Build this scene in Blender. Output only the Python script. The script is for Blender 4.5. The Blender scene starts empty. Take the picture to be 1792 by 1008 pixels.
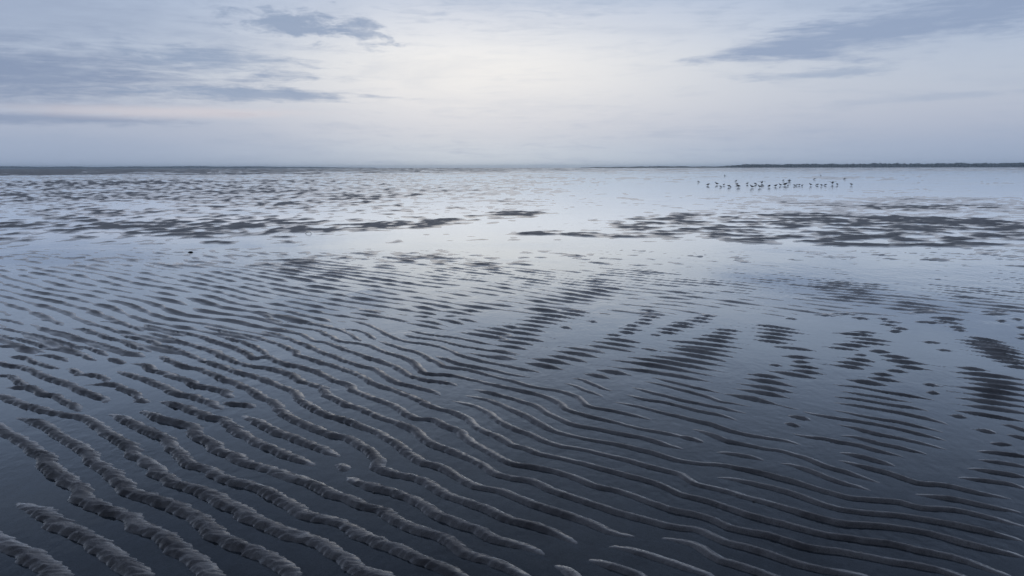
import bpy, bmesh, math, random
import numpy as np
R = math.radians

# ------------------------------------------------------------------ camera
scene = bpy.context.scene
CAM_H = 1.40
cam_data = bpy.data.cameras.new('camera')
cam_data.sensor_width = 36.0
cam_data.lens = 28.0
cam_data.clip_start = 0.05
cam_data.clip_end = 40000.0
cam = bpy.data.objects.new('camera', cam_data)
scene.collection.objects.link(cam)
cam.location = (0.0, 0.0, CAM_H)
from mathutils import Euler, Quaternion
cam.rotation_mode = 'QUATERNION'
cam.rotation_quaternion = Euler((R(90.0 - 8.6), 0.0, 0.0)).to_quaternion() @ Quaternion((0, 0, 1), R(-0.085))   # the horizon dips a little to the left
scene.camera = cam
cy = scene.cycles
cy.max_bounces = 6; cy.diffuse_bounces = 2; cy.glossy_bounces = 3; cy.transmission_bounces = 2; cy.transparent_max_bounces = 8; cy.volume_bounces = 1

# ------------------------------------------------------------------ sky
def srgb(r, g, b, a=1.0):
    f = lambda c: (c / 255.0) / 12.92 if c <= 10 else (((c / 255.0) + 0.055) / 1.055) ** 2.4
    return (f(r), f(g), f(b), a)

class NT:
    """small helper to write node maths as expressions"""
    def __init__(self, tree): self.t = tree; self.n = tree.nodes; self.l = tree.links
    def put(self, sock, v):
        if isinstance(v, (int, float)): sock.default_value = v
        elif isinstance(v, tuple): sock.default_value = v
        else: self.l.new(v, sock)
    def m(self, op, a, b=None, c=None, clamp=False):
        n = self.n.new('ShaderNodeMath'); n.operation = op; n.use_clamp = clamp
        for i, v in enumerate((a, b, c)):
            if v is not None: self.put(n.inputs[i], v)
        return n.outputs[0]
    def add(self, a, b): return self.m('ADD', a, b)
    def sub(self, a, b): return self.m('SUBTRACT', a, b)
    def mul(self, a, b): return self.m('MULTIPLY', a, b)
    def div(self, a, b): return self.m('DIVIDE', a, b)
    def smooth(self, v, lo, hi, a=0.0, b=1.0):
        n = self.n.new('ShaderNodeMapRange'); n.interpolation_type = 'SMOOTHSTEP'
        self.put(n.inputs[0], v)
        for i, k in enumerate((lo, hi, a, b)): n.inputs[1 + i].default_value = k
        return n.outputs[0]
    def xyz(self, x, y, z=0.0):
        n = self.n.new('ShaderNodeCombineXYZ')
        for i, v in enumerate((x, y, z)): self.put(n.inputs[i], v)
        return n.outputs[0]
    def noise(self, vec, scale, detail=4.0, rough=0.55, dist=0.0, lac=2.0):
        n = self.n.new('ShaderNodeTexNoise'); self.put(n.inputs['Vector'], vec)
        n.inputs['Scale'].default_value = scale; n.inputs['Detail'].default_value = detail
        n.inputs['Roughness'].default_value = rough; n.inputs['Distortion'].default_value = dist
        n.inputs['Lacunarity'].default_value = lac
        return n.outputs['Fac']
    def mix(self, f, a, b):
        n = self.n.new('ShaderNodeMix'); n.data_type = 'RGBA'
        self.put(n.inputs[0], f); self.put(n.inputs[6], a); self.put(n.inputs[7], b)
        return n.outputs[2]
    def ramp(self, v, stops, lo, hi):
        f = self.div(self.sub(v, lo), hi - lo)
        n = self.n.new('ShaderNodeValToRGB'); self.put(n.inputs[0], f)
        e = n.color_ramp.elements; n.color_ramp.interpolation = 'B_SPLINE'
        while len(e) < len(stops): e.new(0.5)
        for k, (p, c) in enumerate(stops):
            e[k].position = (p - lo) / (hi - lo); e[k].color = c
        return n.outputs[0]

SUN_AZ, SUN_EL = -3.5, 6.0        # degrees; the glow behind the thin cloud, straight ahead
world = bpy.data.worlds.new('World'); scene.world = world; world.use_nodes = True
world.cycles.sampling_method = 'MANUAL'; world.cycles.sample_map_resolution = 512
wt = world.node_tree; wt.nodes.clear(); W = NT(wt)
geo = wt.nodes.new('ShaderNodeTexCoord')
sep = wt.nodes.new('ShaderNodeSeparateXYZ'); wt.links.new(geo.outputs['Generated'], sep.inputs[0])
dx, dy, dz = sep.outputs
az = W.mul(W.m('ARCTAN2', dx, dy), 180 / math.pi)
el = W.mul(W.m('ARCSINE', dz), 180 / math.pi)
ela = W.m('MAXIMUM', el, 0.0)

glow_cols = [(0, srgb(200, 213, 226)), (1.2, srgb(200, 210, 222)), (2.6, srgb(208, 212, 222)), (4.5, srgb(230, 230, 233)),
             (7.0, srgb(246, 244, 241)), (9.0, srgb(231, 233, 238)), (11.5, srgb(199, 208, 225)), (16, srgb(176, 191, 215)),
             (30, srgb(92, 108, 136)), (60, srgb(58, 71, 94))]
side_cols = [(0, srgb(156, 174, 201)), (1.5, srgb(160, 174, 199)), (3.5, srgb(184, 191, 208)), (5.5, srgb(186, 196, 212)),
             (8.0, srgb(178, 192, 214)), (11.0, srgb(172, 189, 215)), (15, srgb(156, 175, 206)), (22, srgb(122, 139, 168)),
             (32, srgb(86, 102, 130)), (60, srgb(58, 71, 94))]
rampv = W.m('POWER', W.div(ela, 60.0), 0.5)
def sq(stops): return [(math.sqrt(min(p, 60) / 60.0), c) for p, c in stops]
c_glow = W.ramp(rampv, sq(glow_cols), 0.0, 1.0)
c_side = W.ramp(rampv, sq(side_cols), 0.0, 1.0)
# the glow follows the sun's bearing, a little lopsided like the cloud cover
da = W.sub(az, SUN_AZ)
wdt = W.smooth(da, -6.0, 6.0, 14.5, 20.0)
gl = W.m('EXPONENT', W.mul(-1.0, W.m('POWER', W.m('ABSOLUTE', W.div(da, wdt)), 2.0)))
sky_c = W.mix(gl, c_side, c_glow)

# cloud coordinates: flattened towards the horizon as a layer seen edge-on
cv = W.xyz(W.mul(az, 0.055), W.mul(el, 0.30), 0.0)
cn = W.noise(cv, 1.0, 4.0, 0.55, 0.6)
cv2 = W.xyz(W.mul(az, 0.16), W.mul(el, 1.05), 3.7)
cn2 = W.noise(cv2, 1.0, 5.0, 0.6, 0.4)
cv3 = W.xyz(W.mul(az, 0.5), W.mul(el, 1.6), 8.1)
cn3 = W.noise(cv3, 1.0, 5.0, 0.62, 0.3)

def blob(a0, e0, ra, re, slope=0.0, nz=cn2, namp=1.2, p=1.0):
    """a cloud bank round (azimuth, elevation): positive inside, ragged rim"""
    x = W.div(W.sub(az, a0), ra)
    y = W.div(W.sub(W.sub(el, e0), W.mul(W.sub(az, a0), slope)), re)
    r = W.m('SQRT', W.add(W.mul(x, x), W.mul(y, y)))
    return W.add(W.sub(1.0, r), W.mul(W.sub(nz, 0.5), namp))

def wedge(a0, e0, a1, e1, h1, nz=cn2, namp=0.8):
    """a long cloud that thickens from a point at (a0,e0) to half height h1 at (a1,e1)"""
    t = W.div(W.sub(az, a0), a1 - a0)
    mid = W.add(e0, W.mul(W.m('POWER', W.m('MAXIMUM', t, 0.0), 1.35), e1 - e0))
    half = W.add(0.02, W.mul(W.m('POWER', W.m('MAXIMUM', t, 0.0), 0.55), h1))
    y = W.div(W.m('ABSOLUTE', W.sub(el, mid)), half)
    inside = W.sub(1.0, y)
    cut = W.smooth(t, -0.12, 0.40, -1.6, 0.0)
    far = W.smooth(t, 1.15, 1.7, 0.0, -2.0)
    return W.add(W.add(W.add(inside, cut), far), W.mul(W.sub(nz, 0.5), namp))

layers = []
# (mask, colour, density)
CLD = srgb(147, 164, 191); CLD2 = srgb(160, 175, 199); CLDL = srgb(136, 152, 181)
cov = W.add(cn, W.smooth(el, 8.0, 20.0, -0.02, 0.06))
cmix = W.add(W.mul(cn2, 0.6), W.mul(cn3, 0.4))
cv4 = W.xyz(W.mul(az, 0.30), W.mul(el, 2.6), 14.3)
cn4 = W.noise(cv4, 1.0, 4.0, 0.66, 0.8)
wis = W.add(W.mul(cn2, 0.40), W.add(W.mul(cn3, 0.22), W.mul(cn4, 0.38)))
layers.append((W.smooth(cov, 0.46, 0.72), CLD2, 0.32))                                # thin general veil
layers.append((W.smooth(wis, 0.47, 0.66), CLD2, W.smooth(W.m('ABSOLUTE', W.sub(el, 6.0)), 1.0, 6.0, 0.16, 0.5)))  # faint streaks
layers.append((W.smooth(blob(-34.0, 9.8, 25.0, 5.5, -0.06, wis, 1.6), 0.0, 1.0), srgb(158, 172, 197), 0.75))    # soft veil, upper left
layers.append((W.smooth(blob(-33.0, 5.7, 20.0, 2.8, -0.02, wis, 2.4), 0.0, 0.9), CLDL, 0.92))   # big bank on the left
layers.append((W.smooth(blob(-18.0, 4.85, 10.5, 0.62, -0.008, wis, 3.2), 0.0, 0.8), CLD, 0.85))
layers.append((W.smooth(blob(-20.0, 7.0, 7.5, 1.15, -0.07, wis, 3.0), 0.0, 0.9), CLD, 0.85))
layers.append((W.smooth(blob(-31.0, 3.0, 11.0, 0.55, 0.0, wis, 3.0), 0.0, 0.9), CLDL, 0.7))
layers.append((W.smooth(blob(-14.8, 9.45, 5.0, 1.15, -0.05, cn3, 2.9), 0.0, 0.8), CLD, 0.9)) # small ragged cloud
layers.append((W.smooth(blob(-10.2, 9.2, 2.7, 1.3, -0.24, cn3, 3.2), 0.05, 0.9), CLD, 0.75))
layers.append((W.smooth(wedge(8.6, 7.0, 32.5, 9.75, 2.3, wis, 3.6), -0.15, 0.95), srgb(146, 163, 192), 0.9))   # long cloud on the right
layers.append((W.smooth(blob(20.5, 5.95, 6.5, 0.42, 0.03, wis, 3.4), 0.0, 1.0), CLD2, 0.75))
layers.append((W.smooth(blob(28.0, 4.3, 8.0, 0.35, 0.02, wis, 3.0), 0.1, 1.0), CLD2, 0.4))
layers.append((W.smooth(blob(10.0, 12.0, 24.0, 2.0, 0.02, wis, 2.2), 0.0, 1.0), srgb(176, 191, 213), 0.7))
for msk, col, dens in layers:
    sky_c = W.mix(W.mul(msk, dens), sky_c, col)
# pale rosy light under the left bank
sky_c = W.mix(W.mul(W.smooth(blob(-23.0, 3.6, 13.0, 0.62, 0.01, wis, 2.0), 0.0, 0.9), 0.42), sky_c, srgb(230, 218, 218))
# away from the sunset the sky falls off slowly
back = W.smooth(W.m('ABSOLUTE', da), 35.0, 140.0, 1.0, 0.24)
vm = wt.nodes.new('ShaderNodeVectorMath'); vm.operation = 'SCALE'
wt.links.new(sky_c, vm.inputs[0]); wt.links.new(back, vm.inputs['Scale'])

nish = wt.nodes.new('ShaderNodeTexSky'); nish.sky_type = 'NISHITA'; nish.sun_disc = False
nish.sun_elevation = R(SUN_EL); nish.sun_rotation = R(SUN_AZ); nish.air_density = 1.0; nish.dust_density = 1.5; nish.ozone_density = 3.0
bg_clear = wt.nodes.new('ShaderNodeBackground'); bg_clear.inputs[1].default_value = 0.05
wt.links.new(nish.outputs[0], bg_clear.inputs[0])
bg_cloud = wt.nodes.new('ShaderNodeBackground'); bg_cloud.inputs[1].default_value = 1.0
wt.links.new(vm.outputs[0], bg_cloud.inputs[0])
mx = wt.nodes.new('ShaderNodeMixShader'); mx.inputs[0].default_value = 0.975      # nearly closed cloud cover
wt.links.new(bg_clear.outputs[0], mx.inputs[1]); wt.links.new(bg_cloud.outputs[0], mx.inputs[2])
wo = wt.nodes.new('ShaderNodeOutputWorld'); wt.links.new(mx.outputs[0], wo.inputs[0])

# ------------------------------------------------------------------ sun (veiled, low, ahead)
sd = bpy.data.lights.new('sun', 'SUN'); sd.energy = 0.05; sd.angle = R(90.0); sd.color = (1.0, 0.97, 0.94)
sun = bpy.data.objects.new('sun', sd); scene.collection.objects.link(sun)
sun.rotation_euler = (R(90.0 - 14.0), 0.0, R(180.0 - SUN_AZ))

vs = scene.view_settings
vs.view_transform = 'Standard'; vs.look = 'None'; vs.exposure = 0.0; vs.gamma = 1.0; vs.use_curve_mapping = False

# ------------------------------------------------------------------ survey of the flat, in metres
# ridge crests, and the low lens-shaped stripes that just break the surface (x1, y1, x2, y2, breadth)
CRESTS = [
  [(-2.053,2.952),(-1.967,2.887),(-1.904,2.839),(-1.785,2.756),(-1.698,2.69),(-1.617,2.62),(-1.554,2.572),(-1.501,2.525),(-1.402,2.44)],
  [(-2.107,3.21),(-2.095,3.234),(-1.947,3.123),(-1.833,3.03),(-1.72,2.936),(-1.587,2.853),(-1.502,2.783),(-1.429,2.721),(-1.359,2.661),(-1.272,2.568),(-1.175,2.458)],
  [(-3.01,4.374),(-2.795,4.189),(-2.596,4.028),(-2.427,3.87),(-2.269,3.731),(-2.22,3.646),(-2.118,3.543),(-1.985,3.432),(-1.888,3.346),(-1.855,3.264),(-1.763,3.192),(-1.62,3.106),(-1.528,3.057),(-1.478,2.993),(-1.33,2.887),(-1.27,2.82),(-1.182,2.747),(-1.104,2.669),(-1.03,2.579),(-0.929,2.458)],
  [(-2.844,4.406),(-2.74,4.342),(-2.623,4.28),(-2.454,4.121),(-2.356,4.028),(-2.201,3.895),(-2.065,3.763),(-2.033,3.692),(-1.893,3.572),(-1.821,3.507),(-1.731,3.385),(-1.686,3.333),(-1.509,3.228),(-1.345,3.123),(-1.211,2.988),(-1.107,2.887),(-0.962,2.779),(-0.859,2.703),(-0.787,2.628),(-0.715,2.533),(-0.654,2.458)],
  [(-3.318,4.898),(-3.195,4.819),(-3.094,4.743),(-2.915,4.622),(-2.728,4.506),(-2.562,4.428),(-2.407,4.353),(-2.223,4.17),(-2.057,4.001),(-1.925,3.878),(-1.851,3.771),(-1.684,3.608),(-1.644,3.536),(-1.547,3.452),(-1.435,3.365),(-1.374,3.34),(-1.274,3.252),(-1.162,3.163),(-1.038,3.051),(-0.902,2.946),(-0.744,2.848),(-0.648,2.756),(-0.603,2.712),(-0.534,2.62),(-0.442,2.583),(-0.378,2.514),(-0.314,2.458)],
  [(-2.371,4.428),(-2.304,4.439),(-2.139,4.3),(-1.962,4.141),(-1.821,4.028),(-1.717,3.887),(-1.619,3.755),(-1.537,3.653),(-1.44,3.594),(-1.293,3.466),(-1.174,3.398),(-1.097,3.34),(-0.968,3.222),(-0.878,3.112),(-0.799,3.067),(-0.666,2.998),(-0.606,2.921),(-0.486,2.825),(-0.395,2.756),(-0.269,2.648),(-0.195,2.599),(-0.136,2.537),(-0.069,2.477)],
  [(-2.21,4.483),(-2.165,4.517),(-2.028,4.395),(-1.859,4.28),(-1.734,4.189),(-1.66,4.056),(-1.564,3.983),(-1.487,3.87),(-1.358,3.747),(-1.225,3.638),(-1.096,3.55),(-0.972,3.466),(-0.846,3.372),(-0.789,3.289),(-0.69,3.228),(-0.612,3.163),(-0.525,3.112),(-0.453,3.014),(-0.37,2.936),(-0.288,2.887),(-0.209,2.802),(-0.163,2.738),(-0.074,2.682),(0,2.62),(0.063,2.563),(0.103,2.491)],
  [(-2.167,4.634),(-2.142,4.694),(-1.974,4.598),(-1.844,4.483),(-1.71,4.374),(-1.633,4.342),(-1.569,4.269),(-1.462,4.121),(-1.335,3.983),(-1.126,3.779),(-0.997,3.684),(-0.879,3.594)],
  [(-2.809,5.457),(-2.643,5.345),(-2.488,5.222),(-2.366,5.119),(-2.111,4.871),(-1.983,4.794),(-1.842,4.682),(-1.648,4.494)],
  [(-1.566,4.45),(-1.442,4.321),(-1.289,4.141),(-1.212,4.084),(-1.083,3.965),(-0.954,3.853),(-0.798,3.699)],
  [(-0.806,3.646),(-0.765,3.564)],
  [(-0.792,3.5),(-0.748,3.479),(-0.673,3.398),(-0.555,3.333),(-0.437,3.252),(-0.366,3.163),(-0.293,3.067),(-0.187,2.972),(-0.129,2.921),(-0.083,2.863),(0,2.82),(0.085,2.772),(0.158,2.689)],
  [(0.145,2.664),(0.185,2.623),(0.223,2.547),(0.255,2.473)],
  [(-2.826,5.643),(-2.665,5.608),(-2.481,5.425),(-2.328,5.299),(-2.151,5.148),(-2.049,5.034),(-1.917,4.979),(-1.798,4.871),(-1.661,4.731)],
  [(-1.695,4.658),(-1.551,4.586)],
  [(-2.694,5.86),(-2.659,5.897),(-2.503,5.713),(-2.347,5.557),(-2.201,5.474),(-2.016,5.299),(-1.89,5.163),(-1.756,5.048),(-1.618,4.871),(-1.518,4.756),(-1.436,4.658),(-1.315,4.45),(-1.214,4.321),(-1.085,4.189),(-0.966,4.074),(-0.86,4.001),(-0.727,3.845),(-0.634,3.676),(-0.628,3.594),(-0.521,3.5),(-0.438,3.466),(-0.35,3.365),(-0.274,3.27),(-0.175,3.18),(-0.114,3.14),(-0.054,3.073),(0,3.014),(0.084,2.979),(0.18,2.889),(0.237,2.822),(0.273,2.772)],
  [(-3.369,6.715),(-3.238,6.595),(-2.963,6.412),(-2.798,6.217),(-2.69,6.155),(-2.525,5.994),(-2.393,5.86),(-2.209,5.678),(-2.011,5.507),(-1.891,5.393),(-1.749,5.283),(-1.525,5.062),(-1.391,4.911),(-1.293,4.743),(-1.217,4.61),(-1.118,4.483),(-1.001,4.374),(-0.861,4.239),(-0.731,4.121),(-0.655,4.028),(-0.588,3.913),(-0.509,3.779),(-0.434,3.661),(-0.376,3.631),(-0.301,3.55),(-0.236,3.452),(-0.168,3.372),(-0.057,3.314),(0,3.258),(0.089,3.17),(0.232,3.063),(0.337,2.953),(0.412,2.894),(0.524,2.87)],
  [(0.528,2.865),(0.577,2.86),(0.675,2.813),(0.722,2.741),(0.749,2.685),(0.817,2.635),(0.881,2.583),(0.924,2.54),(0.978,2.473)],
  [(-3.213,6.739),(-3.074,6.715),(-2.87,6.525),(-2.646,6.324),(-2.442,6.155),(-2.247,5.955),(-2.027,5.696),(-1.831,5.54),(-1.685,5.474),(-1.496,5.299),(-1.413,5.163),(-1.218,4.979),(-1.125,4.781),(-0.987,4.622),(-0.861,4.494),(-0.72,4.342),(-0.59,4.219),(-0.51,4.121),(-0.464,4.01),(-0.387,3.895),(-0.302,3.811),(-0.217,3.723),(-0.13,3.608),(-0.074,3.514),(0,3.459),(0.083,3.431),(0.168,3.327),(0.257,3.241),(0.336,3.17),(0.422,3.096),(0.517,3.031),(0.609,2.969),(0.708,2.938),(0.752,2.889),(0.8,2.822),(0.871,2.786),(0.936,2.737),(1.005,2.664),(1.088,2.614),(1.206,2.579),(1.29,2.528)],
  [(-3.374,7.156),(-3.113,6.916),(-2.898,6.764),(-2.668,6.619),(-2.438,6.39),(-2.193,6.155),(-2.05,5.994),(-1.915,5.804),(-1.842,5.86),(-1.664,5.643),(-1.538,5.557),(-1.39,5.425),(-1.281,5.299),(-1.17,5.148),(-1.08,5.076),(-1.002,4.911),(-0.878,4.781),(-0.77,4.658),(-0.667,4.54),(-0.553,4.353),(-0.443,4.321),(-0.363,4.199),(-0.286,4.121),(-0.232,3.983),(-0.153,3.853),(-0.073,3.739),(0,3.638),(0.086,3.6),(0.174,3.563),(0.286,3.452),(0.361,3.372),(0.439,3.327),(0.522,3.259),(0.589,3.181),(0.649,3.119),(0.749,3.069),(0.802,3.021),(0.853,2.953),(0.927,2.904),(0.982,2.879),(1.057,2.813),(1.119,2.768),(1.231,2.741),(1.33,2.685),(1.418,2.655),(1.498,2.614),(1.569,2.563),(1.628,2.51)],
  [(-2.393,6.525),(-2.197,6.367),(-2.04,6.196),(-1.875,5.955)],
  [(-2.831,7.101),(-2.623,6.89),(-2.387,6.715),(-2.152,6.548),(-1.878,6.281),(-1.711,6.073),(-1.584,5.86),(-1.411,5.678),(-1.256,5.54),(-1.101,5.377),(-0.994,5.222),(-0.88,5.048),(-0.757,4.924),(-0.63,4.781),(-0.505,4.598),(-0.412,4.517),(-0.298,4.406),(-0.234,4.311),(-0.197,4.189),(-0.084,4.037),(0,3.904),(0.063,3.85),(0.141,3.76),(0.228,3.713),(0.341,3.637),(0.428,3.563),(0.513,3.5),(0.606,3.425),(0.67,3.353),(0.717,3.277),(0.807,3.217),(0.891,3.141),(0.953,3.069),(1.025,3.015),(1.106,2.953),(1.213,2.884),(1.322,2.846),(1.417,2.818),(1.497,2.763),(1.599,2.706),(1.665,2.643),(1.726,2.579),(1.775,2.528)],
  [(-2.239,6.839),(-2.067,6.715),(-1.805,6.434),(-1.632,6.217),(-1.434,5.955),(-1.234,5.731),(-1.076,5.557),(-0.943,5.425),(-0.832,5.222),(-0.744,5.091),(-0.612,4.992),(-0.499,4.885),(-0.396,4.731)],
  [(-0.45,4.634),(-0.385,4.682),(-0.249,4.598),(-0.142,4.461),(-0.09,4.321),(0,4.179),(0.076,4.079),(0.174,3.953),(0.252,3.875),(0.317,3.85),(0.451,3.76),(0.552,3.682),(0.672,3.578),(0.775,3.493),(0.811,3.398),(0.906,3.321),(0.984,3.259),(1.078,3.181),(1.168,3.096),(1.256,3.021),(1.33,2.979),(1.481,2.953),(1.597,2.904),(1.711,2.813),(1.783,2.754),(1.851,2.706),(1.913,2.647)],
  [(-2.22,7.021),(-2.022,6.865),(-1.779,6.643),(-1.605,6.39),(-1.497,6.324),(-1.367,6.155),(-1.193,5.955),(-1.03,5.767),(-0.899,5.608),(-0.798,5.474),(-0.707,5.299),(-0.583,5.163),(-0.417,5.091),(-0.304,4.951)],
  [(-0.346,4.871),(-0.258,4.781),(-0.125,4.67),(0,4.494),(0.088,4.367),(0.172,4.194),(0.264,4.07),(0.373,3.997),(0.512,3.918),(0.644,3.825),(0.765,3.713),(0.887,3.637),(1.015,3.607),(1.176,3.493),(1.277,3.405),(1.365,3.302),(1.461,3.235),(1.557,3.205),(1.638,3.187),(1.701,3.13),(1.822,3.113),(1.923,3.037),(2.011,2.959),(2.078,2.894)],
  [(0.88,3.493),(0.974,3.452),(1.132,3.353),(1.217,3.271),(1.289,3.187),(1.355,3.124),(1.447,3.091),(1.562,3.063),(1.681,3.015),(1.785,2.943),(1.864,2.889),(1.934,2.836),(1.999,2.777)],
  [(-0.297,4.965),(-0.173,4.885),(0,4.719),(0.136,4.566),(0.219,4.399),(0.316,4.243),(0.463,4.145),(0.604,4.051),(0.704,3.979),(0.798,3.884),(0.916,3.801)],
  [(-1.893,6.89),(-1.715,6.839),(-1.554,6.619),(-1.409,6.39),(-1.184,6.259),(-1.038,6.073),(-0.901,5.897),(-0.748,5.713),(-0.647,5.457),(-0.603,5.345),(-0.453,5.299),(-0.311,5.207),(-0.18,5.091),(0,4.951),(0.09,4.873),(0.201,4.771),(0.281,4.625),(0.332,4.476),(0.445,4.367),(0.557,4.274),(0.669,4.174),(0.765,4.107),(0.886,4.024),(0.976,3.935)],
  [(-1.165,6.412),(-1.033,6.324),(-0.854,6.093),(-0.728,5.974),(-0.58,5.713),(-0.472,5.523),(-0.313,5.441),(-0.168,5.299),(0,5.134),(0.075,5.049),(0.173,4.967),(0.29,4.9),(0.389,4.771),(0.457,4.566),(0.582,4.476),(0.7,4.378),(0.853,4.243)],
  [(-1.853,7.129),(-1.582,6.916),(-1.414,6.715),(-1.286,6.479)],
  [(-1.445,6.865),(-1.291,6.764),(-1.157,6.502)],
  [(-1.566,7.326),(-1.374,7.156),(-1.188,6.89),(-0.981,6.502),(-0.815,6.324),(-0.679,6.259),(-0.529,6.114),(-0.403,5.897),(-0.265,5.731),(0,5.507),(0.128,5.408),(0.242,5.298)],
  [(-0.621,5.916),(-0.5,5.767),(-0.362,5.591),(-0.193,5.474),(0,5.299),(0.085,5.253),(0.18,5.178)],
  [(-0.963,6.715),(-0.802,6.525),(-0.59,6.39),(-0.413,6.196),(-0.213,6.053),(-0.004,5.897),(0.102,5.801)],
  [(-0.386,5.974),(-0.207,5.86),(-0.004,5.696),(0.067,5.693)],
  [(-0.958,6.865),(-0.719,6.643),(-0.466,6.502),(-0.269,6.324),(-0.072,6.175)],
  [(0.869,5.234),(0.959,5.197),(1.116,5.035),(1.227,4.916),(1.337,4.818)],
  [(0.79,5.16),(0.936,5.07),(1.087,4.9),(1.192,4.771),(1.253,4.663),(1.362,4.59),(1.488,4.504)],
  [(0.693,5.07),(0.818,4.916),(0.968,4.755),(1.113,4.619),(1.254,4.504),(1.408,4.354)],
  [(0.626,4.834),(0.68,4.834),(0.787,4.724),(0.942,4.619),(1.08,4.476),(1.214,4.354),(1.31,4.214)],
  [(0.517,4.648),(0.588,4.663),(0.721,4.575),(0.831,4.476),(0.968,4.341),(1.098,4.214),(1.174,4.117),(1.234,4.058),(1.335,3.995),(1.413,3.959),(1.475,3.884),(1.546,3.842)],
  [(0.337,5.215),(0.449,5.178),(0.523,5.053),(0.593,4.933),(0.682,4.851)],
  [(0.282,5.088),(0.373,5.053),(0.454,4.916),(0.533,4.802),(0.584,4.709)],
  [(0.91,4.177),(1,4.129),(1.081,4.024),(1.108,3.957),(1.193,3.892),(1.282,3.829),(1.344,3.801),(1.418,3.711),(1.479,3.598),(1.55,3.526),(1.611,3.44),(1.687,3.341)],
  [(2.045,5.053),(2.203,4.984),(2.333,4.867),(2.466,4.771),(2.586,4.648)],
  [(2.022,4.9),(2.139,4.834),(2.304,4.709),(2.443,4.604)],
  [(1.947,4.777),(2.086,4.709),(2.248,4.59),(2.375,4.504),(2.441,4.407)],
  [(1.851,4.663),(1.962,4.619),(2.095,4.532),(2.217,4.434),(2.327,4.328),(2.384,4.238),(2.416,4.141)],
  [(1.815,4.523),(1.929,4.434),(2.045,4.328),(2.163,4.238),(2.263,4.129),(2.345,4.013)],
  [(1.648,4.504),(1.76,4.381),(1.874,4.302),(2.027,4.201),(2.13,4.093),(2.213,3.99),(2.272,3.882)],
  [(1.705,4.238),(1.827,4.189),(1.929,4.07),(2.037,3.979),(2.129,3.871),(2.232,3.758)],
  [(1.562,4.373),(1.612,4.354),(1.661,4.289)],
  [(1.495,4.233),(1.535,4.226),(1.569,4.177)],
  [(1.409,4.105),(1.466,4.093),(1.515,4.035),(1.632,3.99),(1.685,3.935),(1.764,3.882),(1.816,3.819),(1.889,3.748),(1.951,3.661)],
  [(1.695,4.035),(1.791,4.013),(1.89,3.903),(1.995,3.819),(2.079,3.709)],
  [(2.552,4.49),(2.687,4.394),(2.844,4.269),(2.912,4.238)],
  [(2.665,4.221),(2.724,4.189),(2.748,4.117),(2.802,4.07)],
  [(2.612,4.058),(2.668,3.99),(2.714,3.935)],
  [(1.535,3.741),(1.578,3.673),(1.674,3.58),(1.762,3.482),(1.818,3.398),(1.893,3.382),(1.951,3.349),(2.014,3.294),(2.084,3.256),(2.158,3.189),(2.201,3.153)],
  [(1.231,3.663),(1.317,3.616),(1.389,3.535),(1.46,3.415),(1.535,3.349),(1.603,3.279)],
  [(1.702,3.279),(1.754,3.271),(1.831,3.241),(1.923,3.189),(2.009,3.131),(2.087,3.076),(2.129,3.042)],
  [(1.609,3.784),(1.68,3.75),(1.75,3.673),(1.82,3.589)],
  [(2.015,3.465),(2.125,3.431),(2.224,3.382),(2.25,3.333),(2.299,3.302)],
  [(2.113,3.571),(2.219,3.535),(2.334,3.465),(2.384,3.431)],
  [(2.237,3.682),(2.324,3.654),(2.413,3.589),(2.463,3.553)],
  [(2.296,3.797),(2.4,3.78),(2.503,3.731),(2.561,3.701)],
  [(2.448,3.909),(2.537,3.888)],
  [(0.981,3.801),(1.061,3.78),(1.153,3.731),(1.229,3.663)],
  [(0.866,4.038),(0.936,3.981),(0.99,3.927)],
  [(0.325,2.797),(0.383,2.789),(0.471,2.744),(0.537,2.701),(0.606,2.638),(0.676,2.592),(0.696,2.555),(0.722,2.506)],
  [(0.258,2.701),(0.307,2.674),(0.354,2.643),(0.4,2.607),(0.452,2.558),(0.482,2.506)],
  [(-4.816,7.369),(-4.641,7.283),(-4.438,7.122)],
  [(-4.801,7.518),(-4.659,7.443),(-4.49,7.297)],
  [(-4.474,7.226),(-4.375,7.17),(-4.223,7.021)],
  [(-4.152,6.922),(-4.022,6.827)],
  [(-4.616,7.054),(-4.476,6.955)],
  [(-4.423,6.89),(-4.147,6.703),(-3.885,6.525),(-3.687,6.384),(-3.468,6.196)],
  [(-3.979,6.795),(-3.706,6.613),(-3.568,6.468),(-3.329,6.302),(-3.043,6.068)],
  [(-4.505,6.764),(-4.373,6.673),(-4.142,6.496),(-3.973,6.412),(-3.669,6.17)],
  [(-4.19,6.275),(-4.087,6.222),(-3.9,6.196),(-3.668,6.053)],
  [(-3.62,6.103),(-3.519,6.083),(-3.37,5.994),(-3.139,5.804)],
  [(-3.48,6.196),(-3.316,6.144),(-3.103,5.945)],
  [(-3.937,6.968),(-3.739,6.858),(-3.485,6.643),(-3.402,6.537),(-3.198,6.412),(-3.039,6.249),(-2.899,6.119),(-2.711,5.945)],
  [(-3.866,7.122),(-3.671,7.021),(-3.387,6.752)],
  [(-4.418,7.333),(-4.244,7.261),(-4.068,7.088)],
  [(-3.969,7.156),(-3.871,7.156)],
  [(-3.736,7.226),(-3.57,7.156),(-3.278,6.89)],
  [(-4.114,7.673),(-3.916,7.556),(-3.759,7.406)],
  [(-3.722,5.85),(-3.608,5.804),(-3.464,5.669),(-3.266,5.54)],
  [(-3.577,5.897),(-3.456,5.874),(-3.272,5.736)],
  [(-3.834,5.758),(-3.749,5.691),(-3.619,5.583),(-3.49,5.54),(-3.304,5.397),(-3.135,5.241),(-2.919,5.094),(-2.732,4.921),(-2.557,4.791),(-2.393,4.622)],
  [(-3.564,5.337),(-3.5,5.299),(-3.4,5.279),(-3.199,5.076)],
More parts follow.
